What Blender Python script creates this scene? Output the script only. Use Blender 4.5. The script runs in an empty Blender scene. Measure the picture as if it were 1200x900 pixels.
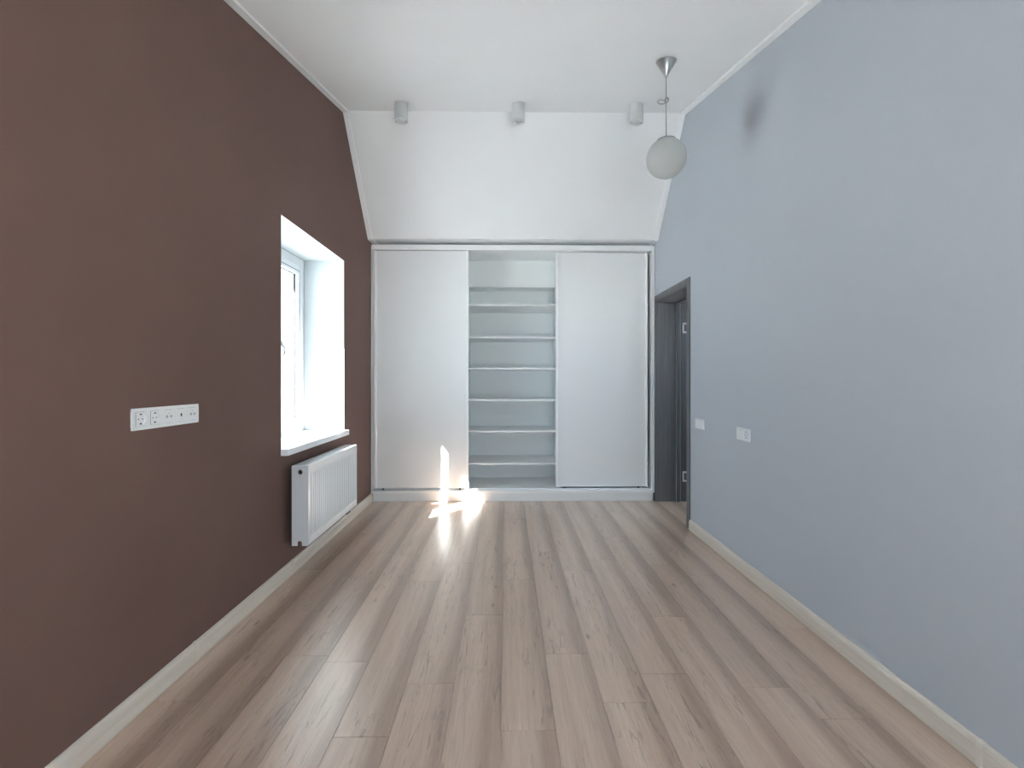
import bpy, bmesh, math, random
from mathutils import Vector, Matrix
random.seed(7)
C = bpy.context.scene.collection
SC = bpy.context.scene

# ------------------------------------------------------------------ camera
cam_d = bpy.data.cameras.new('camera')
cam = bpy.data.objects.new('camera', cam_d)
C.objects.link(cam)
cam_d.sensor_width = 36.0
cam_d.lens = 16.2                       # 540 px on a 1200 px frame
cam_d.shift_y = -5.0 / 1200.0
cam_d.clip_start = 0.02
cam.location = (0, 0, 1.25)
cam.rotation_euler = (math.pi / 2, 0, -math.atan(7.0 / 540.0))
SC.camera = cam

# ------------------------------------------------------------------ light and exposure
w = bpy.data.worlds.new('sky')
SC.world = w
w.use_nodes = True
bg = w.node_tree.nodes['Background']
bg.inputs['Color'].default_value = (0.68, 0.835, 1.0, 1)
bg.inputs['Strength'].default_value = 6.5

sun_d = bpy.data.lights.new('sun', 'SUN')
sun_d.energy = 50.0
sun_d.color = (1.0, 0.96, 0.915)
sun_d.angle = math.radians(0.55)
sun = bpy.data.objects.new('sun', sun_d)
C.objects.link(sun)
sun.location = (-6, -4, 9)
sun.rotation_euler = Vector((1.0, 1.095, -1.308)).to_track_quat('-Z', 'Y').to_euler()

SC.view_settings.view_transform = 'Standard'
SC.view_settings.look = 'None'
SC.view_settings.gamma = 1.0
SC.view_settings.use_curve_mapping = False
SC.view_settings.exposure = 0.82
cy = SC.cycles
cy.max_bounces = 16
cy.diffuse_bounces = 10
cy.glossy_bounces = 6
cy.transmission_bounces = 10
cy.transparent_max_bounces = 12
cy.sample_clamp_indirect = 12.0
cy.caustics_reflective = False
cy.caustics_refractive = False

# ------------------------------------------------------------------ room measures (metres, camera at the origin)
XL, XR = -1.388, 1.540          # left and right wall faces
YF, YE = -1.25, 5.40            # wall behind the camera, end wall behind the wardrobe
RIDGE = (3.94, 3.54)
KNEE = (4.65, 2.67)
SLOPE = 0.2475
def zc(y):                      # height of the ceiling above y
    if y <= RIDGE[0]:
        return RIDGE[1] - (RIDGE[0] - y) * SLOPE
    if y <= KNEE[0]:
        return RIDGE[1] + (KNEE[1] - RIDGE[1]) * (y - RIDGE[0]) / (KNEE[0] - RIDGE[0])
    return KNEE[1]
WY0, WY1, WZ0, WZ1 = 2.86, 3.965, 0.80, 2.27      # window opening in the left wall
DY0, DY1, DZ1 = 3.886, 4.712, 2.045                # door opening in the right wall
YW = 4.74                                          # wardrobe front

# ------------------------------------------------------------------ materials
def mat(name):
    m = bpy.data.materials.new(name)
    m.use_nodes = True
    return m, m.node_tree, m.node_tree.nodes['Principled BSDF']

def N(t, kind, **kw):
    n = t.nodes.new(kind)
    for k, v in kw.items():
        setattr(n, k, v)
    return n

def simple(name, col, rough=0.5, metal=0.0, bump=0.0, bscale=200.0, spec=0.5, mottle=0.0, mscale=3.0):
    m, t, p = mat(name)
    p.inputs['Base Color'].default_value = (*col, 1)
    p.inputs['Roughness'].default_value = rough
    p.inputs['Metallic'].default_value = metal
    p.inputs['Specular IOR Level'].default_value = spec
    tc = N(t, 'ShaderNodeTexCoord')
    if mottle > 0:
        nz = N(t, 'ShaderNodeTexNoise')
        nz.inputs['Scale'].default_value = mscale
        nz.inputs['Detail'].default_value = 5
        t.links.new(tc.outputs['Object'], nz.inputs['Vector'])
        mr = N(t, 'ShaderNodeMapRange')
        mr.inputs['From Min'].default_value = 0.3
        mr.inputs['From Max'].default_value = 0.7
        mr.inputs['To Min'].default_value = 1 - mottle
        mr.inputs['To Max'].default_value = 1 + mottle
        t.links.new(nz.outputs['Fac'], mr.inputs['Value'])
        mx = N(t, 'ShaderNodeVectorMath', operation='SCALE')
        mx.inputs[0].default_value = col
        t.links.new(mr.outputs['Result'], mx.inputs['Scale'])
        t.links.new(mx.outputs['Vector'], p.inputs['Base Color'])
    if bump > 0:
        nb = N(t, 'ShaderNodeTexNoise')
        nb.inputs['Scale'].default_value = bscale
        nb.inputs['Detail'].default_value = 3
        t.links.new(tc.outputs['Object'], nb.inputs['Vector'])
        b = N(t, 'ShaderNodeBump')
        b.inputs['Strength'].default_value = bump
        b.inputs['Distance'].default_value = 0.002
        t.links.new(nb.outputs['Fac'], b.inputs['Height'])
        t.links.new(b.outputs['Normal'], p.inputs['Normal'])
    return m

M = {}
M['brown'] = simple('brown_wall_paint', (0.158, 0.094, 0.079), 0.72, bump=0.25, bscale=160, spec=0.35, mottle=0.05, mscale=2.0)
M['blue_grey'] = simple('blue_grey_wall_paint', (0.470, 0.510, 0.557), 0.75, bump=0.2, bscale=160, spec=0.35, mottle=0.015, mscale=1.5)
M['white_wall'] = simple('white_wall_paint', (0.80, 0.80, 0.79), 0.8, bump=0.15, bscale=160, spec=0.3)
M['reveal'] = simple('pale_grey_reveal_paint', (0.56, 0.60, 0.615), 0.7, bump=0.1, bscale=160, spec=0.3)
M['ceiling'] = simple('ceiling_paint', (0.80, 0.815, 0.825), 0.85, bump=0.15, bscale=140, spec=0.25, mottle=0.01)
M['cornice'] = simple('cornice_paint', (0.85, 0.865, 0.875), 0.6, spec=0.4)
M['melamine'] = simple('white_melamine', (0.80, 0.815, 0.82), 0.40, bump=0.05, bscale=500)
M['profile'] = simple('white_door_profile', (0.88, 0.885, 0.89), 0.3)
M['inner_board'] = simple('white_inner_board', (0.77, 0.80, 0.80), 0.5, bump=0.04, bscale=400)
M['pvc'] = simple('white_window_plastic', (0.76, 0.78, 0.80), 0.28)
M['plastic'] = simple('white_socket_plastic', (0.82, 0.84, 0.84), 0.25)
M['plastic_grey'] = simple('grey_socket_recess', (0.42, 0.43, 0.43), 0.4)
M['radiator'] = simple('white_radiator_enamel', (0.70, 0.73, 0.755), 0.25)
M['gasket'] = simple('grey_rubber_gasket', (0.018, 0.02, 0.022), 0.7)
M['black'] = simple('black_plastic', (0.02, 0.02, 0.02), 0.5)
M['steel'] = simple('brushed_steel', (0.42, 0.43, 0.43), 0.32, metal=1.0, bump=0.05, bscale=300)
M['chrome'] = simple('chrome', (0.75, 0.75, 0.76), 0.12, metal=1.0)
M['hinge'] = simple('satin_nickel_hinge', (0.85, 0.85, 0.86), 0.3, metal=0.2)
M['copper'] = simple('copper_valve', (0.35, 0.20, 0.14), 0.4, metal=0.8)
M['lamp_grey'] = simple('light_grey_lamp_enamel', (0.60, 0.62, 0.62), 0.45)
M['lamp_ring'] = simple('white_lamp_ring', (0.8, 0.8, 0.8), 0.3)
M['cord'] = simple('grey_beige_cord', (0.36, 0.36, 0.32), 0.5)
M['stone_ground'] = simple('pale_paving', (0.60, 0.615, 0.63), 0.9, mottle=0.2, mscale=0.8)
M['dark_floor'] = simple('hall_wall_paint', (0.5, 0.48, 0.45), 0.8)

def opal():
    m, t, p = mat('frosted_opal_glass')
    p.inputs['Base Color'].default_value = (0.73, 0.75, 0.74, 1)
    p.inputs['Roughness'].default_value = 0.38
    tr = N(t, 'ShaderNodeBsdfTranslucent')
    tr.inputs['Color'].default_value = (0.73, 0.75, 0.74, 1)
    mx = N(t, 'ShaderNodeMixShader')
    mx.inputs['Fac'].default_value = 0.5
    out = t.nodes['Material Output']
    t.links.new(p.outputs[0], mx.inputs[1])
    t.links.new(tr.outputs[0], mx.inputs[2])
    t.links.new(mx.outputs[0], out.inputs['Surface'])
    return m
M['opal'] = opal()

def pane_glass():
    m, t, p = mat('window_glass')
    t.nodes.remove(p)
    tr = N(t, 'ShaderNodeBsdfTransparent')
    tr.inputs['Color'].default_value = (0.95, 0.97, 0.965, 1)
    gl = N(t, 'ShaderNodeBsdfGlossy')
    gl.inputs['Roughness'].default_value = 0.02
    lw = N(t, 'ShaderNodeLayerWeight')
    lw.inputs['Blend'].default_value = 0.5
    pw = N(t, 'ShaderNodeMath', operation='POWER')
    pw.inputs[1].default_value = 5.0
    t.links.new(lw.outputs['Facing'], pw.inputs[0])
    fr = N(t, 'ShaderNodeMath', operation='MULTIPLY_ADD')
    fr.inputs[1].default_value = 0.9
    fr.inputs[2].default_value = 0.03
    t.links.new(pw.outputs[0], fr.inputs[0])
    mx = N(t, 'ShaderNodeMixShader')
    t.links.new(fr.outputs[0], mx.inputs[0])
    t.links.new(tr.outputs[0], mx.inputs[1])
    t.links.new(gl.outputs[0], mx.inputs[2])
    t.links.new(mx.outputs[0], t.nodes['Material Output'].inputs['Surface'])
    return m
M['glass'] = pane_glass()

def ramp(t, stops, interp='LINEAR'):
    r = N(t, 'ShaderNodeValToRGB')
    r.color_ramp.interpolation = interp
    e = r.color_ramp.elements
    while len(e) < len(stops):
        e.new(0.5)
    for i, (pos, col) in enumerate(stops):
        e[i].position = pos
        e[i].color = (*col, 1) if len(col) == 3 else col
    return r

def wood_coords(t, sx, sy, sz):
    """object coordinates shifted by a random amount per object, stretched along y"""
    tc = N(t, 'ShaderNodeTexCoord')
    oi = N(t, 'ShaderNodeObjectInfo')
    mul = N(t, 'ShaderNodeMath', operation='MULTIPLY')
    mul.inputs[1].default_value = 61.7
    t.links.new(oi.outputs['Random'], mul.inputs[0])
    add = N(t, 'ShaderNodeVectorMath', operation='ADD')
    t.links.new(tc.outputs['Object'], add.inputs[0])
    cmb = N(t, 'ShaderNodeCombineXYZ')
    for i in range(3):
        t.links.new(mul.outputs[0], cmb.inputs[i])
    t.links.new(cmb.outputs[0], add.inputs[1])
    sc = N(t, 'ShaderNodeVectorMath', operation='MULTIPLY')
    sc.inputs[1].default_value = (sx, sy, sz)
    t.links.new(add.outputs[0], sc.inputs[0])
    return tc, oi, add, sc

def mix_rgb(t, fac, a, b, blend='MIX'):
    n = N(t, 'ShaderNodeMix', data_type='RGBA', blend_type=blend)
    for sock, v in ((n.inputs[0], fac), (n.inputs[6], a), (n.inputs[7], b)):
        if hasattr(v, 'links'):
            t.links.new(v, sock)
        elif isinstance(v, (int, float)):
            sock.default_value = v
        else:
            sock.default_value = (*v, 1)
    return n.outputs[2]

def noise(t, vec, scale, detail=4, rough=0.55, dist=0.0):
    n = N(t, 'ShaderNodeTexNoise')
    n.inputs['Scale'].default_value = scale
    n.inputs['Detail'].default_value = detail
    n.inputs['Roughness'].default_value = rough
    n.inputs['Distortion'].default_value = dist
    t.links.new(vec, n.inputs['Vector'])
    return n.outputs['Fac']

def scaled(t, vec, s):
    n = N(t, 'ShaderNodeVectorMath', operation='MULTIPLY')
    n.inputs[1].default_value = s
    t.links.new(vec, n.inputs[0])
    return n.outputs[0]

def laminate():
    m, t, p = mat('oak_laminate')
    tc, oi, base, sc = wood_coords(t, 1, 1, 1)
    # tone across the plank: pale left and middle, soft brown band towards the right edge (object x runs 0..0.196)
    sx = N(t, 'ShaderNodeSeparateXYZ')
    t.links.new(tc.outputs['Object'], sx.inputs[0])
    wob = noise(t, scaled(t, base.outputs[0], (3, 0.9, 1)), 1.0, 2)
    wobm = N(t, 'ShaderNodeMath', operation='MULTIPLY_ADD')
    wobm.inputs[1].default_value = 0.10
    wobm.inputs[2].default_value = -0.05
    t.links.new(wob, wobm.inputs[0])
    xx = N(t, 'ShaderNodeMath', operation='ADD')
    t.links.new(sx.outputs['X'], xx.inputs[0])
    t.links.new(wobm.outputs[0], xx.inputs[1])
    uu = N(t, 'ShaderNodeMath', operation='DIVIDE')
    uu.inputs[1].default_value = 0.196
    t.links.new(xx.outputs[0], uu.inputs[0])
    band = ramp(t, [(0.0, (0.40,) * 3), (0.14, (0.12,) * 3), (0.45, (0.0,) * 3), (0.64, (0.30,) * 3), (0.84, (1.0,) * 3), (1.0, (0.95,) * 3)], 'EASE')
    t.links.new(uu.outputs[0], band.inputs[0])
    # broad streaks and fine grain
    broad = noise(t, scaled(t, base.outputs[0], (22, 0.9, 1)), 1.0, 3, 0.5, 0.3)
    fine = noise(t, scaled(t, base.outputs[0], (120, 5.5, 1)), 1.0, 6, 0.7, 0.8)
    pale, mid, dark = (0.640, 0.495, 0.395), (0.525, 0.378, 0.285), (0.290, 0.188, 0.133)
    r1 = ramp(t, [(0.30, pale), (0.52, (0.585, 0.438, 0.342)), (0.72, mid)])
    t.links.new(broad, r1.inputs[0])
    bm_ = N(t, 'ShaderNodeMath', operation='MULTIPLY')
    bm_.inputs[1].default_value = 0.62
    t.links.new(band.outputs[0], bm_.inputs[0])
    c1 = mix_rgb(t, bm_.outputs[0], r1.outputs[0], dark)
    g = ramp(t, [(0.28, (0.86, 0.84, 0.82)), (0.62, (1.06, 1.06, 1.06))])
    t.links.new(fine, g.inputs[0])
    c2 = mix_rgb(t, 1.0, c1, g.outputs[0], 'MULTIPLY')
    # dark cracks in the pale middle of the plank
    cr = noise(t, scaled(t, base.outputs[0], (48, 4.6, 1)), 1.0, 8, 0.74, 1.3)
    crr = ramp(t, [(0.545, (0,) * 3), (0.60, (1,) * 3)])
    t.links.new(cr, crr.inputs[0])
    msk = noise(t, scaled(t, base.outputs[0], (7, 1.3, 1)), 1.0, 2)
    mskr = ramp(t, [(0.44, (0,) * 3), (0.56, (1,) * 3)])
    t.links.new(msk, mskr.inputs[0])
    mm = N(t, 'ShaderNodeMath', operation='MULTIPLY')
    t.links.new(crr.outputs[0], mm.inputs[0])
    t.links.new(mskr.outputs[0], mm.inputs[1])
    mm2 = N(t, 'ShaderNodeMath', operation='MULTIPLY')
    mm2.inputs[1].default_value = 0.55
    t.links.new(mm.outputs[0], mm2.inputs[0])
    c3 = mix_rgb(t, mm2.outputs[0], c2, (0.17, 0.125, 0.10))
    # few knots
    vo = N(t, 'ShaderNodeTexVoronoi')
    vo.inputs['Scale'].default_value = 1.0
    t.links.new(scaled(t, base.outputs[0], (6.5, 2.6, 1)), vo.inputs['Vector'])
    kr = ramp(t, [(0.03, (0.75,) * 3), (0.085, (0.0,) * 3)])
    t.links.new(vo.outputs['Distance'], kr.inputs[0])
    c4 = mix_rgb(t, kr.outputs[0], c3, (0.19, 0.135, 0.10))
    # each plank a little lighter or darker
    br = N(t, 'ShaderNodeMapRange')
    br.inputs['To Min'].default_value = 0.96
    br.inputs['To Max'].default_value = 1.04
    t.links.new(oi.outputs['Random'], br.inputs['Value'])
    hs = N(t, 'ShaderNodeVectorMath', operation='SCALE')
    t.links.new(c4, hs.inputs[0])
    t.links.new(br.outputs[0], hs.inputs['Scale'])
    t.links.new(hs.outputs[0], p.inputs['Base Color'])
    p.inputs['Roughness'].default_value = 0.36
    p.inputs['Coat Weight'].default_value = 0.9
    p.inputs['Coat Roughness'].default_value = 0.30
    p.inputs['Specular IOR Level'].default_value = 0.6
    b = N(t, 'ShaderNodeBump')
    b.inputs['Strength'].default_value = 0.10
    b.inputs['Distance'].default_value = 0.001
    t.links.new(fine, b.inputs['Height'])
    t.links.new(b.outputs[0], p.inputs['Normal'])
    return m
M['laminate'] = laminate()

def grain(name, c_dark, c_light, rough, axis='Z', sc=60.0, spec=0.5):
    m, t, p = mat(name)
    tc, oi, base, s = wood_coords(t, 1, 1, 1)
    st = {'Z': (sc, sc, 1.6), 'Y': (sc, 1.6, sc), 'X': (1.6, sc, sc)}[axis]
    f = noise(t, scaled(t, base.outputs[0], st), 1.0, 6, 0.65, 0.4)
    r = ramp(t, [(0.32, c_dark), (0.68, c_light)])
    t.links.new(f, r.inputs[0])
    t.links.new(r.outputs[0], p.inputs['Base Color'])
    p.inputs['Roughness'].default_value = rough
    p.inputs['Specular IOR Level'].default_value = spec
    b = N(t, 'ShaderNodeBump')
    b.inputs['Strength'].default_value = 0.15
    b.inputs['Distance'].default_value = 0.001
    t.links.new(f, b.inputs['Height'])
    t.links.new(b.outputs[0], p.inputs['Normal'])
    return m
M['door_wood'] = grain('dark_grey_oak', (0.080, 0.080, 0.086), (0.150, 0.150, 0.161), 0.45, 'Z', 90)
M['base_wood'] = grain('whitewashed_skirting', (0.62, 0.565, 0.49), (0.74, 0.69, 0.615), 0.5, 'Y', 45)
M['base_clip'] = simple('skirting_joint_plastic', (0.70, 0.65, 0.575), 0.45)

# ------------------------------------------------------------------ mesh helpers
def box(bm, x0, x1, y0, y1, z0, z1, bev=0.0, seg=1):
    vs = [bm.verts.new((x, y, z)) for x in (x0, x1) for y in (y0, y1) for z in (z0, z1)]
    F = [(0, 1, 3, 2), (4, 6, 7, 5), (0, 4, 5, 1), (2, 3, 7, 6), (0, 2, 6, 4), (1, 5, 7, 3)]
    fs = [bm.faces.new([vs[i] for i in f]) for f in F]
    if bev > 0:
        ed = {e for f in fs for e in f.edges}
        bmesh.ops.bevel(bm, geom=list(ed), offset=bev, segments=seg, profile=0.5, affect='EDGES')

def prism(bm, pts, a0, a1, axis='X'):
    """polygon pts (two other axes in order) pushed along axis from a0 to a1"""
    def P(p, a):
        if axis == 'X':
            return (a, p[0], p[1])
        if axis == 'Y':
            return (p[0], a, p[1])
        return (p[0], p[1], a)
    A = [bm.verts.new(P(p, a0)) for p in pts]
    B = [bm.verts.new(P(p, a1)) for p in pts]
    n = len(pts)
    fs = [bm.faces.new(A), bm.faces.new(B[::-1])]
    for i in range(n):
        fs.append(bm.faces.new((A[i], B[i], B[(i + 1) % n], A[(i + 1) % n])))
    return fs

def lathe(bm, prof, seg=32, mtx=None, cap0=False, cap1=False):
    """profile of (radius, height) turned about local z"""
    rings = []
    for r, h in prof:
        ring = []
        for k in range(seg):
            a = 2 * math.pi * k / seg
            v = Vector((r * math.cos(a), r * math.sin(a), h))
            ring.append(bm.verts.new(mtx @ v if mtx else v))
        rings.append(ring)
    for a, b in zip(rings, rings[1:]):
        for k in range(seg):
            bm.faces.new((a[k], a[(k + 1) % seg], b[(k + 1) % seg], b[k]))
    if cap0:
        bm.faces.new(rings[0][::-1])
    if cap1:
        bm.faces.new(rings[-1])

def tube(bm, pts, r, seg=10, caps=True):
    pts = [Vector(p) for p in pts]
    rings = []
    up = Vector((0.3, 1, 0.2)).normalized()
    for i, p in enumerate(pts):
        d = (pts[min(i + 1, len(pts) - 1)] - pts[max(i - 1, 0)]).normalized()
        if abs(d.dot(up)) > 0.98:
            up = Vector((1, 0, 0))
        a = d.cross(up).normalized()
        b = d.cross(a).normalized()
        up = -b if b.dot(up) < 0 else b
        rr = r[i] if isinstance(r, (list, tuple)) else r
        rings.append([bm.verts.new(p + rr * (math.cos(2 * math.pi * k / seg) * a + math.sin(2 * math.pi * k / seg) * up)) for k in range(seg)])
    for a, b in zip(rings, rings[1:]):
        for k in range(seg):
            bm.faces.new((a[k], a[(k + 1) % seg], b[(k + 1) % seg], b[k]))
    if caps:
        bm.faces.new(rings[0][::-1])
        bm.faces.new(rings[-1])

def obj(name, bm, m, parent=None, smooth=False, loc=None):
    bmesh.ops.recalc_face_normals(bm, faces=bm.faces)
    if loc is not None:
        bmesh.ops.translate(bm, verts=bm.verts, vec=-Vector(loc))
    me = bpy.data.meshes.new(name)
    bm.to_mesh(me)
    bm.free()
    me.materials.append(m)
    if smooth:
        for p in me.polygons:
            p.use_smooth = True
        me.set_sharp_from_angle(angle=math.radians(38))
    o = bpy.data.objects.new(name, me)
    C.objects.link(o)
    if loc is not None:
        o.location = loc
    if parent is not None:
        o.parent = parent
        pl = parent_world(parent)
        o.location = Vector(o.location) - pl
    return o

def parent_world(p):
    v = Vector((0, 0, 0))
    while p is not None:
        v += Vector(p.location)
        p = p.parent
    return v

def empty(name, loc, label=None, cat=None, group=None, kind=None):
    e = bpy.data.objects.new(name, None)
    e.empty_display_size = 0.1
    C.objects.link(e)
    e.location = loc
    if label:
        e['label'] = label
    if cat:
        e['category'] = cat
    if group:
        e['group'] = group
    if kind:
        e['kind'] = kind
    return e

def struct(o):
    o['kind'] = 'structure'
    return o

def NB():
    return bmesh.new()

# ------------------------------------------------------------------ floor: slab with single planks
bm = NB()
box(bm, XL - 0.5, XR + 1.6, YF - 0.2, YE + 0.2, -0.20, -0.010)
floor = struct(obj('floor', bm, M['stone_ground'], loc=(0, 0, -0.2)))

PW, PL, XO = 0.196, 1.2415, -0.018
ENDS = {0: 1.642, 6: 1.683, -6: 2.504, -5: 3.34, -4: 2.05, -3: 2.86, -2: 1.90, -1: 2.45, 1: 2.10, 2: 3.02, 3: 1.95, 4: 2.42, 5: 3.10, 7: 2.30, -7: 3.05}
plank_cache = {}
def plank(x0, x1, y0, y1, cell_x0):
    key = (round(x0 - cell_x0, 4), round(x1 - x0, 4), round(y1 - y0, 4))
    if key not in plank_cache:
        b = NB()
        g = 0.0004
        c = 0.0008
        a0, a1 = x0 - cell_x0 + g, x1 - cell_x0 - g
        l = (y1 - y0) / 2 - g
        lo = [b.verts.new(p) for p in ((a0, -l, -0.010), (a1, -l, -0.010), (a1, l, -0.010), (a0, l, -0.010))]
        md = [b.verts.new(p) for p in ((a0, -l, -c), (a1, -l, -c), (a1, l, -c), (a0, l, -c))]
        tp = [b.verts.new(p) for p in ((a0 + c, -l + c, 0), (a1 - c, -l + c, 0), (a1 - c, l - c, 0), (a0 + c, l - c, 0))]
        for A, B in ((lo, md), (md, tp)):
            for k in range(4):
                b.faces.new((A[k], A[(k + 1) % 4], B[(k + 1) % 4], B[k]))
        b.faces.new(tp)
        bmesh.ops.recalc_face_normals(b, faces=b.faces)
        me = bpy.data.meshes.new('plank')
        b.to_mesh(me)
        b.free()
        me.materials.append(M['laminate'])
        plank_cache[key] = me
    o = bpy.data.objects.new('plank', plank_cache[key])
    C.objects.link(o)
    o.parent = floor
    o.location = (cell_x0, (y0 + y1) / 2, 0.2)
    return o

XEND = 1.90
k = math.floor((XL - XO) / PW)
while XO + k * PW < XEND:
    cx0 = XO + k * PW
    for (xa, xb, ya, yb) in ((XL, XR, YF, YE - 0.02), (XR, XEND, DY0 + 0.004, DY1)):
        x0, x1 = max(cx0, xa), min(cx0 + PW, xb)
        if x1 - x0 < 0.004:
            continue
        y = ENDS.get(k, random.uniform(1.5, 2.7))
        while y > ya:
            y -= PL
        while y < yb:
            y0, y1 = max(y, ya), min(y + PL, yb)
            if y1 - y0 > 0.01:
                plank(x0, x1, y0, y1, cx0)
            y += PL
    k += 1

# ------------------------------------------------------------------ walls and ceiling
def gable(y0, y1, z0=0.0):
    pts = [(y0, z0), (y1, z0), (y1, zc(y1))]
    for yy in (KNEE[0], RIDGE[0]):
        if y0 < yy < y1:
            pts.append((yy, zc(yy)))
    pts.append((y0, zc(y0)))
    return pts

XLO, XRO = -1.90, 1.872
bm = NB()
prism(bm, gable(YF, WY0), XL, XLO)
prism(bm, gable(WY1, YE), XL, XLO)
prism(bm, [(WY0, 0), (WY1, 0), (WY1, WZ0 - 0.002), (WY0, WZ0 - 0.002)], XL, XLO)
prism(bm, [(WY0, WZ1), (WY1, WZ1), (WY1, zc(WY1)), (RIDGE[0], RIDGE[1]), (WY0, zc(WY0))], XL, XLO)
wall_left = struct(obj('wall_left', bm, M['brown']))
# white plaster lining of the window reveal, and the outer lintel above the window
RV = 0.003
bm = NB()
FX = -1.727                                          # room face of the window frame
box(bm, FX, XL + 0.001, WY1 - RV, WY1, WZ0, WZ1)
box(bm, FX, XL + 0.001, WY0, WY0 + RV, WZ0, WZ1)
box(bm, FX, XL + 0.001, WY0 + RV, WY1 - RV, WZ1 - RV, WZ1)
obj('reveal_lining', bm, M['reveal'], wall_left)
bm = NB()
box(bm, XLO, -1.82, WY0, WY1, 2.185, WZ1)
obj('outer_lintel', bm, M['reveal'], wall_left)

bm = NB()
prism(bm, gable(YF, DY0), XR, XRO)
prism(bm, gable(DY1, YE), XR, XRO)
prism(bm, [(DY0, DZ1), (DY1, DZ1), (DY1, zc(DY1)), (KNEE[0], KNEE[1]), (RIDGE[0], RIDGE[1]), (DY0, zc(DY0))], XR, XRO)
struct(obj('wall_right', bm, M['blue_grey']))

bm = NB()
box(bm, XLO, XRO, YE, YE + 0.2, 0, KNEE[1])
struct(obj('wall_back', bm, M['white_wall']))

# wall behind the camera with an opening for the added fill window
F2 = (-0.30, 1.30, 0.35, 1.70)
bm = NB()
zt = zc(YF)
box(bm, XLO, F2[0], YF - 0.3, YF, 0, zt)
box(bm, F2[1], XRO, YF - 0.3, YF, 0, zt)
box(bm, F2[0], F2[1], YF - 0.3, YF, 0, F2[2])
box(bm, F2[0], F2[1], YF - 0.3, YF, F2[3], zt)
struct(obj('wall_front', bm, M['white_wall']))

bm = NB()
low = [(YF - 0.3, zc(YF - 0.3)), (RIDGE[0], RIDGE[1]), KNEE, (YE + 0.2, KNEE[1])]
top = [(y, z + 0.30) for y, z in low][::-1]
prism(bm, low + top, XLO - 0.05, XRO + 0.05)
ceiling = struct(obj('ceiling', bm, M['ceiling']))

# slim cornice strips where the ceiling meets the side walls
def cornice(name, x0, x1):
    b = NB()
    T = 0.013
    prof = [(YF, zc(YF)), RIDGE, KNEE, (YE, KNEE[1])]
    inn = [(YF, zc(YF) - T)]
    # inner offset of the bends
    inn += [(RIDGE[0] - 0.002, RIDGE[1] - T * 1.18), (KNEE[0] - T * 0.44, KNEE[1] - T), (YE, KNEE[1] - T)]
    for i in range(3):
        prism(b, [prof[i], prof[i + 1], inn[i + 1], inn[i]], x0, x1)
    bmesh.ops.remove_doubles(b, verts=b.verts, dist=0.0002)
    return struct(obj(name, b, M['cornice']))
cornice('trim_1', XL, XL + 0.046)
cornice('trim_2', XR - 0.046, XR)

# hall beyond the door
bm = NB()
box(bm, 3.0, 3.1, 3.2, 3.7, 0, 2.6)
box(bm, 3.0, 3.1, 4.9, 5.4, 0, 2.6)
box(bm, 3.0, 3.1, 3.7, 4.9, 0, 1.3)
box(bm, 3.0, 3.1, 3.7, 4.9, 2.2, 2.6)
box(bm, XRO, 3.1, 3.1, 3.2, 0, 2.6)
box(bm, XRO, 3.1, 5.4, 5.5, 0, 2.6)
box(bm, XRO, 3.1, 3.1, 5.5, 2.6, 2.7)
struct(obj('wall_hall', bm, M['dark_floor']))

# ground outside, one storey below
bm = NB()
box(bm, -60, 60, -60, 60, -3.4, -3.2)
struct(obj('ground', bm, M['stone_ground']))

# ------------------------------------------------------------------ baseboards
def skirting_profile(side):
    s = 1 if side == 'left' else -1
    x = XL if side == 'left' else XR
    return [(x, 0.0), (x + s * 0.016, 0.0), (x + s * 0.016, 0.066), (x + s * 0.012, 0.079), (x + s * 0.006, 0.084), (x, 0.084)]

def baseboard(name, side, y_cuts, joints):
    e = empty(name, (XL if side == 'left' else XR, (y_cuts[0] + y_cuts[-1]) / 2, 0), kind='structure')
    pr = skirting_profile(side)
    for a, b in zip(y_cuts, y_cuts[1:]):
        bm = NB()
        prism(bm, pr, a + 0.0006, b - 0.0006, 'Y')
        obj('board', bm, M['base_wood'], e)
    s = 1 if side == 'left' else -1
    x = XL if side == 'left' else XR
    for j in joints:
        bm = NB()
        q = 0.0022
        prism(bm, [(x, 0.0), (x + s * (0.016 + q), 0.0), (x + s * (0.016 + q), 0.067), (x + s * (0.0125 + q), 0.0805), (x + s * 0.0065, 0.0865), (x, 0.0865)], j - 0.009, j + 0.009, 'Y')
        obj('joint_cover', bm, M['base_clip'], e)
    return e
baseboard('baseboard_left', 'left', [YF, 2.066, 3.0, YW + 0.02], [2.066, 3.0])
baseboard('baseboard_right', 'right', [YF, 1.465, DY0 - 0.064], [1.465])

# ------------------------------------------------------------------ window_1 in the left wall
win = empty('window_1', (FX, (WY0 + WY1) / 2, WZ0), kind='structure')
FB = FX - 0.075
SZ = 0.822                                            # top of the sill
def frame_ring(b, x0, x1, y0, y1, z0, z1, wl, wr, wb, wt, bev=0.004):
    box(b, x0, x1, y0, y0 + wl, z0, z1, bev)
    box(b, x0, x1, y1 - wr, y1, z0, z1, bev)
    box(b, x0, x1, y0 + wl, y1 - wr, z0, z0 + wb, bev)
    box(b, x0, x1, y0 + wl, y1 - wr, z1 - wt, z1, bev)
MU0, MU1 = 3.372, 3.404                               # mullion
bm = NB()
frame_ring(bm, FB, FX, WY0 + RV, WY1 - RV, SZ, WZ1 - RV, 0.085, 0.085, 0.045, 0.085)
box(bm, FB, FX, MU0, MU1, SZ + 0.045, WZ1 - RV - 0.085, 0.003)
fr = obj('frame', bm, M['pvc'], win)
SX0, SX1 = FX - 0.055, FX + 0.017
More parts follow.
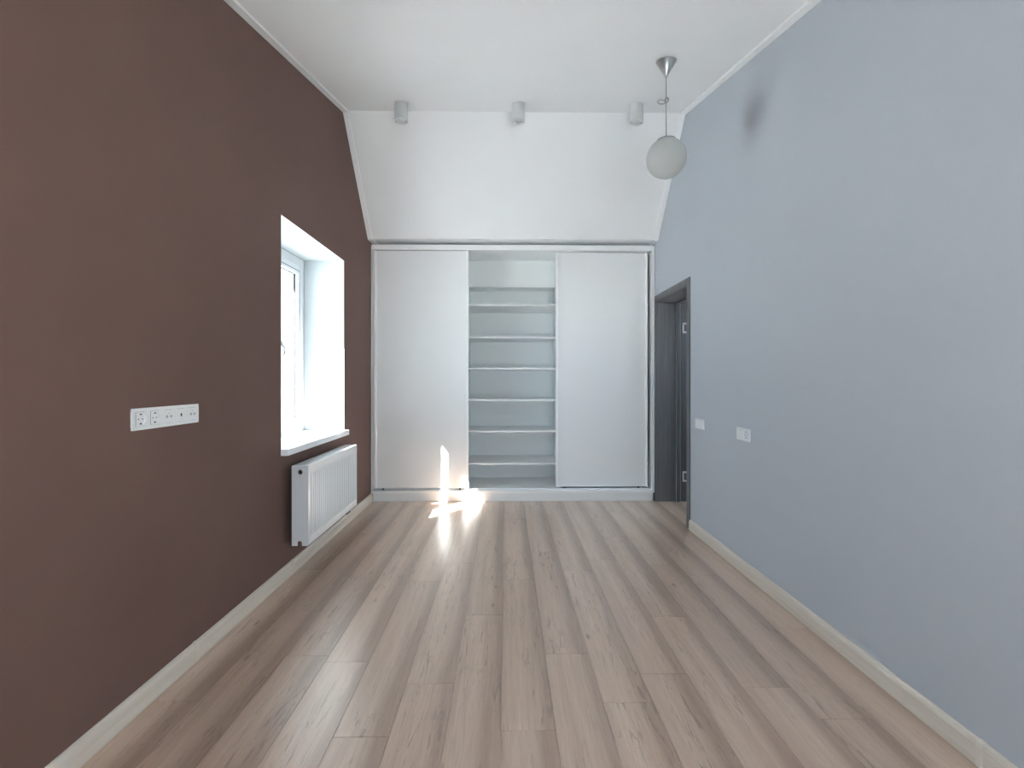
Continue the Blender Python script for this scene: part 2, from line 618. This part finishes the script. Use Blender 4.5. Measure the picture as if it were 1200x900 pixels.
def sash(y0, y1, z0, z1, sw, proud):
    b = NB()
    frame_ring(b, SX0, FX + proud, y0, y1, z0, z1, sw, sw, sw, sw, 0.005)
    s = obj('sash', b, M['pvc'], win)
    g = NB()
    d = 0.004
    for (a0, a1, c0, c1) in ((y0 + sw, y0 + sw + d, z0 + sw, z1 - sw), (y1 - sw - d, y1 - sw, z0 + sw, z1 - sw),
                             (y0 + sw + d, y1 - sw - d, z0 + sw, z0 + sw + d), (y0 + sw + d, y1 - sw - d, z1 - sw - d, z1 - sw)):
        box(g, FX - 0.022, FX - 0.006, a0, a1, c0, c1)
    obj('gasket', g, M['gasket'], s)
    if proud > 0.01:
        q, h = 0.030, 0.0045
        xa, xb = FX + proud - 0.0005, FX + proud + 0.0008
        j = NB()
        frame_ring(j, xa, xb, y0 + sw - q, y1 - sw + q, z0 + sw - q, z1 - sw + q, h, h, h, h, 0)
        obj('bead_joint', j, M['gasket'], s)
    p = NB()
    box(p, FX - 0.034, FX - 0.022, y0 + sw - 0.006, y1 - sw + 0.006, z0 + sw - 0.006, z1 - sw + 0.006)
    obj('glass_pane', p, M['glass'], s)
    return s
zs0, zs1 = SZ + 0.034, WZ1 - RV - 0.070
right_sash = sash(MU1 - 0.012, WY1 - RV - 0.070, zs0, zs1, 0.077, 0.017)
left_sash = sash(WY0 + RV + 0.070, MU0 + 0.012, zs0, zs1, 0.060, 0.006)
# handle on the opening sash; dark steel stands in for its backlit shade
hy, hz = MU1 - 0.012 + 0.048, 1.535
bm = NB()
box(bm, FX + 0.017, FX + 0.026, hy - 0.015, hy + 0.015, hz - 0.035, hz + 0.035, 0.004)
tube(bm, [(FX + 0.024, hy, hz), (FX + 0.052, hy, hz)], 0.008)
tube(bm, [(FX + 0.050, hy, hz + 0.010), (FX + 0.062, hy, hz - 0.015), (FX + 0.075, hy + 0.004, hz - 0.045), (FX + 0.080, hy + 0.008, hz - 0.075), (FX + 0.071, hy + 0.008, hz - 0.105)], [0.009, 0.010, 0.010, 0.010, 0.007])
obj('handle', bm, M['steel'], right_sash, smooth=True)
# hinge cover at the lower and upper corner
bm = NB()
box(bm, FX + 0.001, FX + 0.02, WY1 - 0.085, WY1 - 0.069, zs0 + 0.01, zs0 + 0.09, 0.004)
obj('hinge', bm, M['pvc'], right_sash)
bm = NB()
box(bm, FX + 0.001, FX + 0.02, WY1 - 0.085, WY1 - 0.069, zs1 - 0.10, zs1 - 0.01, 0.004)
obj('hinge', bm, M['pvc'], right_sash)
# sill board
bm = NB()
box(bm, FB + 0.01, XL, WY0 + RV, WY1 - RV, SZ - 0.020, SZ - 0.0005)
box(bm, XL, XL + 0.047, WY0 - 0.006, WY1 - 0.004, SZ - 0.042, SZ - 0.0005, 0.003, 2)
obj('sill', bm, M['pvc'], win)

# ------------------------------------------------------------------ added_window_rear behind the camera: unseen, added for fill light
w2 = empty('added_window_rear', ((F2[0] + F2[1]) / 2, YF - 0.15, F2[2]), kind='structure')
def ring_xz(b, x0, x1, y0, y1, z0, z1, wd):
    box(b, x0, x0 + wd, y0, y1, z0, z1, 0.003)
    box(b, x1 - wd, x1, y0, y1, z0, z1, 0.003)
    box(b, x0 + wd, x1 - wd, y0, y1, z0, z0 + wd, 0.003)
    box(b, x0 + wd, x1 - wd, y0, y1, z1 - wd, z1, 0.003)
xm = (F2[0] + F2[1]) / 2
bm = NB()
ring_xz(bm, F2[0], F2[1], YF - 0.20, YF - 0.13, F2[2], F2[3], 0.07)
box(bm, xm - 0.04, xm + 0.04, YF - 0.20, YF - 0.13, F2[2] + 0.07, F2[3] - 0.07)
f2 = obj('frame', bm, M['pvc'], w2)
for a, b_ in ((F2[0] + 0.07, xm - 0.04), (xm + 0.04, F2[1] - 0.07)):
    bm = NB()
    box(bm, a, b_, YF - 0.17, YF - 0.158, F2[2] + 0.07, F2[3] - 0.07)
    obj('glass_pane', bm, M['glass'], f2)

w3 = empty('added_window_hall', (3.05, 4.3, 1.3), kind='structure')  # unseen hall window, added to brighten the door jamb
bm = NB()
frame_ring(bm, 3.02, 3.08, 3.7, 4.9, 1.3, 2.2, 0.07, 0.07, 0.07, 0.07)
f3 = obj('frame', bm, M['pvc'], w3)
bm = NB()
box(bm, 3.045, 3.055, 3.77, 4.83, 1.37, 2.13)
obj('glass_pane', bm, M['glass'], f3)

# portals over the left window and the added rear one (guide sky light into the room)
def portal(name, loc, rot, sx, sy):
    d = bpy.data.lights.new(name, 'AREA')
    d.shape = 'RECTANGLE'
    d.size, d.size_y = sx, sy
    d.cycles.is_portal = True
    o = bpy.data.objects.new(name, d)
    C.objects.link(o)
    o.location = loc
    o.rotation_euler = Vector(rot).to_track_quat('-Z', 'Y').to_euler()
portal('window_portal', (XLO - 0.02, (WY0 + WY1) / 2, (WZ0 + WZ1) / 2), (1, 0, 0), WY1 - WY0 + 0.1, WZ1 - WZ0 + 0.1)
portal('added_window_portal', (xm, YF - 0.32, (F2[2] + F2[3]) / 2), (0, 1, 0), F2[1] - F2[0] + 0.1, F2[3] - F2[2] + 0.1)

# ------------------------------------------------------------------ door_1 in the right wall
door = empty('door_1', (XR, (DY0 + DY1) / 2, 0), kind='structure')
JT = 0.022
def jamb_profile():      # x along the wall thickness, second value = distance out of the wall face of the opening
    return [(XR, 0), (XR, JT), (1.744, JT), (1.744, JT - 0.010), (1.753, JT - 0.010), (1.753, JT + 0.012), (1.783, JT + 0.012),
            (1.783, JT - 0.010), (1.793, JT - 0.010), (1.793, JT), (XRO + 0.004, JT), (XRO + 0.004, 0)]
far0 = DY1 + JT - 0.002      # jamb lining face sits at DY1 - 0.002
bm = NB()
prism(bm, [(x, far0 - d) for x, d in jamb_profile()], 0.0, DZ1, 'Z')
obj('jamb', bm, M['door_wood'], door)
bm = NB()
prism(bm, [(x, DY0 - JT + 0.004 + d) for x, d in jamb_profile()], 0.0, DZ1, 'Z')
obj('jamb', bm, M['door_wood'], door)
bm = NB()
prism(bm, [(x, DZ1 + JT - 0.004 - d) for x, d in jamb_profile()], DY0 + 0.004, DY1 - 0.002, 'Y')
obj('head_jamb', bm, M['door_wood'], door)
AW, AT = 0.066, 0.010
def arch_bar(y0, y1, z0, z1, name):
    b = NB()
    box(b, XR - AT, XR, y0, y1, z0, z1, 0.003)
    obj(name, b, M['door_wood'], door)
arch_bar(DY0 - AW + 0.004, DY0 + 0.004, 0.0, DZ1 + AW, 'architrave')
arch_bar(DY1 - 0.004, YW - 0.004, 0.0, DZ1 + AW, 'architrave')
arch_bar(DY0 + 0.004, DY1 - 0.004, DZ1 - 0.004, DZ1 + AW, 'head_architrave')
# hinge halves on the far jamb
for zc_ in (0.256, 1.782):
    bm = NB()
    yj = DY1 - 0.002
    h = 0.0535
    box(bm, 1.812, 1.826, yj - 0.005, yj, zc_ - h, zc_ + h, 0.0015)
    box(bm, 1.826, 1.861, yj - 0.005, yj, zc_ + h - 0.018, zc_ + h, 0.0015)
    box(bm, 1.826, 1.861, yj - 0.005, yj, zc_ - h, zc_ - h + 0.018, 0.0015)
    hg = obj('hinge', bm, M['hinge'], door)
    hg['label'] = 'satin nickel hinge plate on the dark jamb'
    bm = NB()
    box(bm, 1.826, 1.858, yj - 0.0015, yj, zc_ - h + 0.018, zc_ + h - 0.018)
    obj('hinge_dark_centre', bm, M['door_wood'], hg)  # plate's dark reflecting middle, put into colour as a darker piece
    bm = NB()
    tube(bm, [(XRO + 0.012, yj - 0.006, zc_ - h), (XRO + 0.012, yj - 0.006, zc_ + h)], 0.007)
    obj('knuckle', bm, M['hinge'], hg, smooth=True)
# leaf opened into the hall, square to the wall
bm = NB()
box(bm, XRO + 0.022, XRO + 0.80, DY1 - 0.010, DY1 + 0.030, 0.01, DZ1 - 0.02, 0.002)
lf = obj('leaf', bm, M['door_wood'], door)
bm = NB()
tube(bm, [(XRO + 0.73, DY1 - 0.012, 1.0), (XRO + 0.73, DY1 - 0.06, 1.0), (XRO + 0.61, DY1 - 0.065, 1.0)], 0.009)
obj('handle', bm, M['hinge'], lf, smooth=True)

# ------------------------------------------------------------------ wardrobe
WX0, WX1 = XL + 0.003, XR - 0.004
wd = empty('wardrobe', ((WX0 + WX1) / 2, YW + 0.3, 0), 'white built-in wardrobe filling the end wall, middle open on shelves', 'wardrobe')
WT = 2.636
def wpart(name, x0, x1, y0, y1, z0, z1, m='melamine', bev=0.0015, parent=None):
    b = NB()
    box(b, x0, x1, y0, y1, z0, z1, bev)
    return obj(name, b, M[m], parent or wd)
YBK = 5.378
wpart('side_panel', WX0, WX0 + 0.022, YW, YBK, 0.083, WT)
wpart('side_panel', WX1 - 0.028, WX1, YW, YBK, 0.083, WT)
wpart('top_panel', WX0 + 0.022, WX1 - 0.028, YW + 0.004, YBK, 2.585, WT)
wpart('bottom_panel', WX0 + 0.022, WX1 - 0.028, YW + 0.105, YBK, 0.088, 0.112)
wpart('back_panel', WX0 + 0.022, WX1 - 0.028, YBK, YBK + 0.012, 0.083, WT, 'inner_board', 0)
wpart('plinth', WX0 + 0.020, WX1 - 0.018, YW + 0.004, YW + 0.022, 0.0, 0.083)
tk = wpart('bottom_track', WX0 + 0.022, WX1 - 0.028, YW - 0.002, YW + 0.105, 0.083, 0.112, 'profile')
wpart('track_rib', WX0 + 0.024, WX1 - 0.030, YW + 0.052, YW + 0.058, 0.112, 0.120, 'profile', 0, tk)
wpart('top_rail', WX0 + 0.022, WX1 - 0.028, YW - 0.004, YW + 0.004, 2.582, WT, 'profile', 0.001)
NX0, NX1 = -0.417, 0.553
wpart('divider', NX0 - 0.018, NX0, YW + 0.108, YBK, 0.112, 2.585, 'inner_board')
wpart('divider', NX1, NX1 + 0.018, YW + 0.108, YBK, 0.112, 2.585, 'inner_board')
for z in (2.037, 1.695, 1.367, 1.037, 0.705, 0.363):
    wpart('shelf', NX0, NX1, YW + 0.110, YBK, z - 0.009, z + 0.009, 'melamine', 0.001)
for z in (2.037, 0.363):
    wpart('shelf', NX1 + 0.018, WX1 - 0.028, YW + 0.110, YBK, z - 0.009, z + 0.009, 'melamine', 0.001)
    wpart('shelf', WX0 + 0.022, NX0 - 0.018, YW + 0.110, YBK, z - 0.009, z + 0.009, 'melamine', 0.001)
wpart('boxed_panel', NX0, NX1, 5.17, YBK, 2.284, 2.585, 'inner_board')
def sliding_door(x0, x1, yf):
    z0, z1 = 0.133, 2.578
    d = wpart('sliding_door', x0 + 0.02, x1 - 0.02, yf + 0.006, yf + 0.022, z0 + 0.008, z1, 'melamine', 0.001)
    for a, b_ in ((x0, x0 + 0.024), (x1 - 0.024, x1)):
        b = NB()
        box(b, a, b_, yf - 0.014, yf + 0.030, z0, z1, 0.003, 2)
        obj('edge_profile', b, M['profile'], d)
    b = NB()
    box(b, x0 + 0.024, x1 - 0.024, yf + 0.002, yf + 0.024, z0, z0 + 0.012, 0.001)
    obj('bottom_profile', b, M['profile'], d)
    for rx in (x0 + 0.09, x1 - 0.09):
        b = NB()
        lathe(b, [(0.011, -0.004), (0.011, 0.004)], 16, Matrix.Translation((rx, yf + 0.014, 0.1235)) @ Matrix.Rotation(math.pi / 2, 4, 'X'), True, True)
        obj('roller', b, M['black'], d)
    return d
sliding_door(-1.357, -0.385, YW + 0.010)
sliding_door(0.518, 1.478, YW + 0.062)

# ------------------------------------------------------------------ radiator
RY0, RY1, RZ0, RZ1 = 2.905, 3.845, 0.208, 0.711
RXB, RXF = XL + 0.045, -1.239
rad = empty('panel_radiator', ((RXB + RXF) / 2, (RY0 + RY1) / 2, RZ0), 'white ribbed panel radiator hung on the brown wall below the window', 'radiator')
# front panel with pressed ribs
bm = NB()
nrib = 27
pitch = (RY1 - RY0 - 0.05) / nrib
ys, ph = [RY0 + 0.004], [None]
ys.append(RY0 + 0.025); ph.append(0.0)
for i in range(nrib):
    for q, a in ((0.16, 0.0), (0.30, 0.75), (0.42, 1.0), (0.58, 1.0), (0.70, 0.75), (0.84, 0.0)):
        ys.append(RY0 + 0.025 + (i + q) * pitch)
        ph.append(a)
ys.append(RY1 - 0.025); ph.append(0.0)
ys.append(RY1 - 0.004); ph.append(None)
zs = [(RZ0 + 0.004, 0), (RZ0 + 0.040, 0), (RZ0 + 0.052, 0.6), (RZ0 + 0.062, 1), (RZ1 - 0.064, 1), (RZ1 - 0.054, 0.6), (RZ1 - 0.042, 0), (RZ1 - 0.004, 0)]
grid = []
for z, za in zs:
    row = []
    for y, a in zip(ys, ph):
        row.append(bm.verts.new((RXF - 0.007 * (a or 0) * za, y, z)))
    grid.append(row)
for r0, r1 in zip(grid, grid[1:]):
    for i in range(len(ys) - 1):
        bm.faces.new((r0[i], r0[i + 1], r1[i + 1], r1[i]))
# rolled edge going back
bx = RXF - 0.014
def skirt(seq, f):
    back = [bm.verts.new(f(v)) for v in seq]
    for i in range(len(seq) - 1):
        bm.faces.new((seq[i], seq[i + 1], back[i + 1], back[i]))
skirt(grid[0], lambda v: (bx, v.co.y, v.co.z - 0.003))
skirt(grid[-1], lambda v: (bx, v.co.y, v.co.z + 0.003))
skirt([r[0] for r in grid], lambda v: (bx, v.co.y - 0.003, v.co.z))
skirt([r[-1] for r in grid], lambda v: (bx, v.co.y + 0.003, v.co.z))
obj('front_panel', bm, M['radiator'], rad, smooth=True)
bm = NB()
box(bm, RXB, RXB + 0.012, RY0 + 0.004, RY1 - 0.004, RZ0 + 0.004, RZ1 - 0.01, 0.003)
obj('back_panel', bm, M['radiator'], rad)
# side covers, the near one with a vent hole and a notch for the valve
for ya in (RY0, RY1 - 0.003):
    bm = NB()
    ym = RXB + 0.052
    n0, n1, nz = ym - 0.016, ym + 0.012, RZ0 + 0.030
    pts = [(RXB, RZ0), (n0, RZ0), (n0, nz - 0.008), (n0 + 0.007, nz), (n1 - 0.007, nz), (n1, nz - 0.008), (n1, RZ0), (RXF - 0.006, RZ0), (RXF, RZ0 + 0.006), (RXF, RZ1 - 0.008), (RXF - 0.008, RZ1), (RXB, RZ1)]
    prism(bm, pts, ya, ya + 0.003, 'Y')
    obj('side_cover', bm, M['radiator'], rad)
# top grille: two rails and louvre slats
gr = NB()
box(gr, RXB, RXB + 0.016, RY0 + 0.003, RY1 - 0.003, RZ1 - 0.006, RZ1, 0.001)
box(gr, RXF - 0.020, RXF - 0.001, RY0 + 0.003, RY1 - 0.003, RZ1 - 0.006, RZ1, 0.0015)
grille = obj('top_grille', gr, M['radiator'], rad)
gs = NB()
n = 78
for i in range(n):
    y = RY0 + 0.008 + i * (RY1 - RY0 - 0.02) / (n - 1)
    box(gs, RXB + 0.016, RXF - 0.020, y, y + 0.0085, RZ1 - 0.005, RZ1 - 0.001)
so = obj('louvre_slats', gs, M['radiator'], grille)
so['kind'] = 'stuff'
# convector fins inside
cv = NB()
for i in range(30):
    y = RY0 + 0.03 + i * (RY1 - RY0 - 0.06) / 29
    box(cv, RXB + 0.014, RXF - 0.016, y, y + 0.002, RZ0 + 0.04, RZ1 - 0.03)
co = obj('convector_fins', cv, M['radiator'], rad)
co['kind'] = 'stuff'
# vent plug on the near side cover
bm = NB()
mt = Matrix.Translation((RXB + 0.056, RY0, RZ1 - 0.040)) @ Matrix.Rotation(math.pi / 2, 4, 'X')
lathe(bm, [(0.016, 0.0), (0.016, 0.003), (0.013, 0.005), (0.010, 0.002), (0.0, 0.002)][:4], 24, mt, True, False)
pl = obj('vent_plug', bm, M['chrome'], rad, smooth=True)
bm = NB()
lathe(bm, [(0.0100, 0.0019), (0.0060, 0.0022), (0.0055, 0.006), (0.002, 0.006)], 18, mt, True, True)
obj('vent_screw', bm, M['gasket'], pl, smooth=True)
# lower valve in the notch
bm = NB()
mt = Matrix.Translation((RXB + 0.050, RY0 + 0.004, RZ0 + 0.014)) @ Matrix.Rotation(math.pi / 2, 4, 'X')
lathe(bm, [(0.0115, -0.03), (0.0115, 0.003), (0.009, 0.006), (0.004, 0.006)], 18, mt, True, True)
v = obj('drain_plug', bm, M['copper'], rad, smooth=True)
# bottom connection block with two valve stubs near the far end
for yy in (RY1 - 0.14, RY1 - 0.09):
    bm = NB()
    lathe(bm, [(0.010, -0.034), (0.010, -0.006), (0.014, -0.004), (0.014, 0.012)], 16, Matrix.Translation((RXF - 0.035, yy, RZ0 - 0.0)), True, True)
    tube(bm, [(RXF - 0.035, yy, RZ0 - 0.026), (XL + 0.001, yy, RZ0 - 0.026)], 0.008)
    obj('connection_valve', bm, M['gasket'], rad, smooth=True)
# wall brackets
for yy in (RY0 + 0.14, RY1 - 0.16):
    bm = NB()
    box(bm, XL, RXB, yy - 0.015, yy + 0.015, RZ0 + 0.05, RZ1 - 0.04)
    obj('bracket', bm, M['radiator'], rad)

# ------------------------------------------------------------------ sockets and switches
def torus_recess(b, mt, r_out, depth, seg=28):
    """round well: rim, wall and floor of a socket recess"""
    lathe(b, [(r_out, 0.0), (r_out - 0.0012, 0.0006), (r_out - 0.0016, -depth), (0.001, -depth)], seg, mt, False, True)

def wall_plate(name, side, y0, y1, z0, z1, kinds, label, cat):
    """frame with one square insert per gang; the plate is built in u (along the wall), v (up), n (out of the wall)"""
    s = 1 if side == 'left' else -1
    X = XL if side == 'left' else XR
    cz = (z0 + z1) / 2
    L = y1 - y0
    e = empty(name, (X, (y0 + y1) / 2, cz), label, cat)
    # u runs left to right as seen from the room
    def P(u, vv, n):
        y = (y0 + u) if side == 'left' else (y1 - u)
        return (X + s * n, y, cz + vv)
    def ubox(b, u0, u1, v0, v1, n0, n1, bev=0.0, seg=1):
        p, q = P(u0, v0, n0), P(u1, v1, n1)
        box(b, min(p[0], q[0]), max(p[0], q[0]), min(p[1], q[1]), max(p[1], q[1]), p[2], q[2], bev, seg)
    H = z1 - z0
    n_g = len(kinds)
    g = 0.0710 * (L / (0.071 * n_g + 0.0105))
    m0 = (L - g * n_g) / 2
    half = 0.0275
    TH = 0.0085
    b = NB()
    # frame bars around the inserts
    ubox(b, 0, L, half, H / 2, 0, TH, 0.0018, 2)
    ubox(b, 0, L, -H / 2, -half, 0, TH, 0.0018, 2)
    edges = [0.0]
    for i in range(n_g):
        c = m0 + g * (i + 0.5)
        edges += [c - half, c + half]
    edges.append(L)
    for i in range(0, len(edges), 2):
        ubox(b, edges[i], edges[i + 1], -half - 0.002, half + 0.002, 0, TH - 0.0002)
    obj('frame', b, M['plastic'], e)
    for i, kd in enumerate(kinds):
        c = m0 + g * (i + 0.5)
        q = half - 0.0006
        centre = P(c, 0, TH)
        ax = Matrix(((0, 0, s, 0), (1, 0, 0, 0), (0, 1, 0, 0), (0, 0, 0, 1)))
        mt = Matrix.Translation(centre) @ ax
        if kd == 'rocker':
            b = NB()
            ubox(b, c - q, c + q, -q, q, 0.002, TH + 0.0018, 0.0015, 2)
            obj('rocker', b, M['plastic'], e)
            continue
        b = NB()
        if kd == 'schuko':
            # square insert with a round well: ring of quads from the square to the circle
            seg = 32
            R = 0.0215
            sq, ci = [], []
            for k_ in range(seg):
                a = 2 * math.pi * k_ / seg
                ca, sa = math.cos(a), math.sin(a)
                f = q / max(abs(ca), abs(sa))
                sq.append(b.verts.new(P(c + f * ca, f * sa, TH + 0.0008)))
                ci.append(b.verts.new(P(c + R * ca, R * sa, TH + 0.0008)))
            bk = [b.verts.new(P(c + (R - 0.0015) * math.cos(2 * math.pi * k_ / seg), (R - 0.0015) * math.sin(2 * math.pi * k_ / seg), 0.0045)) for k_ in range(seg)]
            for k_ in range(seg):
                j = (k_ + 1) % seg
                b.faces.new((sq[k_], sq[j], ci[j], ci[k_]))
                b.faces.new((ci[k_], ci[j], bk[j], bk[k_]))
            b.faces.new(bk)
            ins = obj('insert', b, M['plastic'], e)
            for du in (-0.0095, 0.0095):
                b = NB()
                mt2 = Matrix.Translation(P(c + du, 0, 0.0047)) @ ax
                lathe(b, [(0.0025, 0.0), (0.0024, 0.0004)], 12, mt2, True, True)
                obj('pin_hole', b, M['black'], ins)
            for sv in (-1, 1):
                b = NB()
                ubox(b, c - 0.003, c + 0.003, sv * 0.0178 - 0.0022, sv * 0.0178 + 0.0022, 0.0045, TH - 0.001)
                obj('earth_clip', b, M['gasket'], ins)
            continue
        ubox(b, c - q, c + q, -q, q, 0.002, TH + 0.0006, 0.0008)
        ins = obj('insert', b, M['plastic'], e)
        if kd == 'coax':
            for du in (-0.0115, 0.0115):
                b = NB()
                mt2 = Matrix.Translation(P(c + du, -0.001, TH + 0.0006)) @ ax
                lathe(b, [(0.0062, 0.0), (0.0060, 0.0012), (0.0046, 0.0012), (0.0044, 0.0004), (0.0012, 0.0004)], 18, mt2, False, True)
                obj('coax_port', b, M['plastic_grey'], ins, smooth=True)
            b = NB()
            lathe(b, [(0.0016, 0.0), (0.0014, 0.0008)], 10, Matrix.Translation(P(c, 0.012, TH + 0.0006)) @ ax, False, True)
            obj('screw', b, M['gasket'], ins)
        if kd == 'jack':
            b = NB()
            ubox(b, c - 0.0040, c + 0.0040, -0.006, 0.007, TH + 0.0002, TH + 0.0012)
            obj('data_port', b, M['black'], ins)
            b = NB()
            ubox(b, c - 0.003, c + 0.003, -0.0165, -0.0145, TH + 0.0002, TH + 0.001)
            obj('screw', b, M['plastic_grey'], ins)
    return e
wall_plate('socket_strip', 'left', 1.721, 2.087, 1.0595, 1.1425, ['schuko', 'schuko', 'coax', 'jack', 'coax'],
           'white five-gang strip of power, aerial and data sockets on the brown wall', 'socket')
wall_plate('light_switch', 'right', 3.554, 3.709, 0.859, 0.939, ['rocker', 'rocker'],
           'plain white double light switch on the blue-grey wall beside the door', 'switch')
wall_plate('socket', 'right', 2.882, 3.043, 0.856, 0.938, ['rocker', 'schuko'],
           'white plate with one round power socket, right of the light switch', 'socket')

# ------------------------------------------------------------------ ceiling spotlights
def spotlight(x, y, label):
    z = zc(y)
    R, Hh = 0.0535, 0.150
    e = empty('ceiling_spotlight', (x, y, z), label, 'lamp', 'cylinder spotlights under the ceiling')
    b = NB()
    seg = 40
    zb = z - Hh
    top = [b.verts.new((x + R * math.cos(2 * math.pi * k / seg), y + R * math.sin(2 * math.pi * k / seg), zc(y + R * math.sin(2 * math.pi * k / seg)) - 0.0005)) for k in range(seg)]
    rings = [top]
    for r, h in ((R, zb + 0.003), (R - 0.003, zb), (R - 0.006, zb), (R - 0.007, zb + 0.012)):
        rings.append([b.verts.new((x + r * math.cos(2 * math.pi * k / seg), y + r * math.sin(2 * math.pi * k / seg), h)) for k in range(seg)])
    for a, c in zip(rings, rings[1:]):
        for k in range(seg):
            b.faces.new((a[k], a[(k + 1) % seg], c[(k + 1) % seg], c[k]))
    b.faces.new(rings[-1])
    b.faces.new(top)
    obj('body', b, M['lamp_grey'], e, smooth=True)
    b = NB()
    lathe(b, [(R - 0.0075, 0.010), (R - 0.0075, 0.001), (R - 0.013, -0.001), (R - 0.017, 0.002), (R - 0.018, 0.010)], 36, Matrix.Translation((x, y, zb)))
    ring = obj('ring', b, M['lamp_ring'], e, smooth=True)
    b = NB()
    lathe(b, [(R - 0.0185, 0.006), (0.022, -0.004), (0.012, -0.009), (0.003, -0.010)], 28, Matrix.Translation((x, y, zb)), True, True)
    obj('bulb', b, M['opal'], e, smooth=True)
    for a in (0, math.pi):
        b = NB()
        lathe(b, [(0.0045, -0.004), (0.0045, 0.004)], 10, Matrix.Translation((x + (R - 0.014) * math.cos(a), y, zb)), True, True)
        obj('clip', b, M['black'], e)
spotlight(-0.846, 3.735, 'grey cylinder spotlight, leftmost of the three above the wardrobe')
spotlight(0.100, 3.735, 'grey cylinder spotlight, middle one of the three above the wardrobe')
spotlight(1.062, 3.735, 'grey cylinder spotlight nearest the hanging globe lamp')

# ------------------------------------------------------------------ pendant lamp
PX, PY = 1.026, 2.94
pz = zc(PY)
pend = empty('pendant_lamp', (PX, PY, pz), 'frosted glass globe hanging on a looped cord from a steel cone', 'lamp')
bm = NB()
seg = 40
R = 0.063
rings = []
for r, f in ((R, 0.0), (R, 0.06)):
    rings.append([bm.verts.new((PX + r * math.cos(2 * math.pi * k / seg), PY + r * math.sin(2 * math.pi * k / seg), zc(PY + r * math.sin(2 * math.pi * k / seg)) - 0.0005 - f * 0.1)) for k in range(seg)])
for r, z in ((0.010, pz - 0.094), (0.007, pz - 0.098), (0.007, pz - 0.106), (0.003, pz - 0.108)):
    rings.append([bm.verts.new((PX + r * math.cos(2 * math.pi * k / seg), PY + r * math.sin(2 * math.pi * k / seg), z)) for k in range(seg)])
for a, c in zip(rings, rings[1:]):
    for k in range(seg):
        bm.faces.new((a[k], a[(k + 1) % seg], c[(k + 1) % seg], c[k]))
bm.faces.new(rings[0])
bm.faces.new(rings[-1])
obj('ceiling_cone', bm, M['steel'], pend, smooth=True)
GZ, GR = 2.668, 0.1235
kz = 3.036
bm = NB()
# cord: straight down, a slip loop to the left with a small coil at the knot, straight to the globe
pts = [(PX, PY, pz - 0.10), (PX, PY, kz + 0.03)]
tube(bm, pts, 0.0034, 8)
tube(bm, [(PX, PY, kz + 0.03), (PX - 0.001, PY, kz), (PX, PY, kz - 0.05), (PX, PY, GZ + GR + 0.01)], 0.0034, 8)
loop = []
for k in range(25):
    a = 2 * math.pi * k / 24
    loop.append((PX - 0.031 + 0.024 * math.cos(a), PY + 0.004 * math.sin(a), kz - 0.006 + 0.0165 * math.sin(a)))
tube(bm, loop, 0.0032, 8, False)
coil = []
for k in range(60):
    a = 2 * math.pi * k / 20
    coil.append((PX + 0.003 + 0.011 * math.cos(a), PY - 0.006 + 0.006 * k / 30, kz + 0.006 + 0.014 * math.sin(a)))
tube(bm, coil, 0.0034, 8)
obj('cord', bm, M['cord'], pend, smooth=True)
bm = NB()
lathe(bm, [(0.004, GR + 0.024), (0.008, GR + 0.012), (0.012, GR + 0.006), (0.040, GR + 0.001), (0.060, GR - 0.008), (0.061, GR - 0.013), (0.030, GR - 0.015)], 36, Matrix.Translation((PX, PY, GZ)), True, True)
obj('cap', bm, M['steel'], pend, smooth=True)
bm = NB()
prof = []
for k in range(33):
    a = math.radians(27) + (math.pi - math.radians(27)) * k / 32
    prof.append((max(GR * math.sin(a), 0.0008), GR * math.cos(a)))
inner = [(max((GR - 0.003) * math.sin(math.radians(27) + (math.pi - math.radians(27)) * k / 32), 0.0006), (GR - 0.003) * math.cos(math.radians(27) + (math.pi - math.radians(27)) * k / 32)) for k in range(33)]
lathe(bm, prof, 48, Matrix.Translation((PX, PY, GZ)))
lathe(bm, inner[::-1], 48, Matrix.Translation((PX, PY, GZ)))
obj('globe_shade', bm, M['opal'], pend, smooth=True)
bm = NB()
lathe(bm, [(0.020, GR - 0.018), (0.020, GR - 0.065), (0.014, GR - 0.070)], 20, Matrix.Translation((PX, PY, GZ)), True, True)
obj('bulb_socket', bm, M['lamp_ring'], pend, smooth=True)
bm = NB()
lathe(bm, [(0.013, GR - 0.071), (0.027, GR - 0.100), (0.030, GR - 0.120), (0.022, GR - 0.140), (0.004, GR - 0.150)], 24, Matrix.Translation((PX, PY, GZ)), True, True)
obj('bulb', bm, M['lamp_ring'], pend, smooth=True)
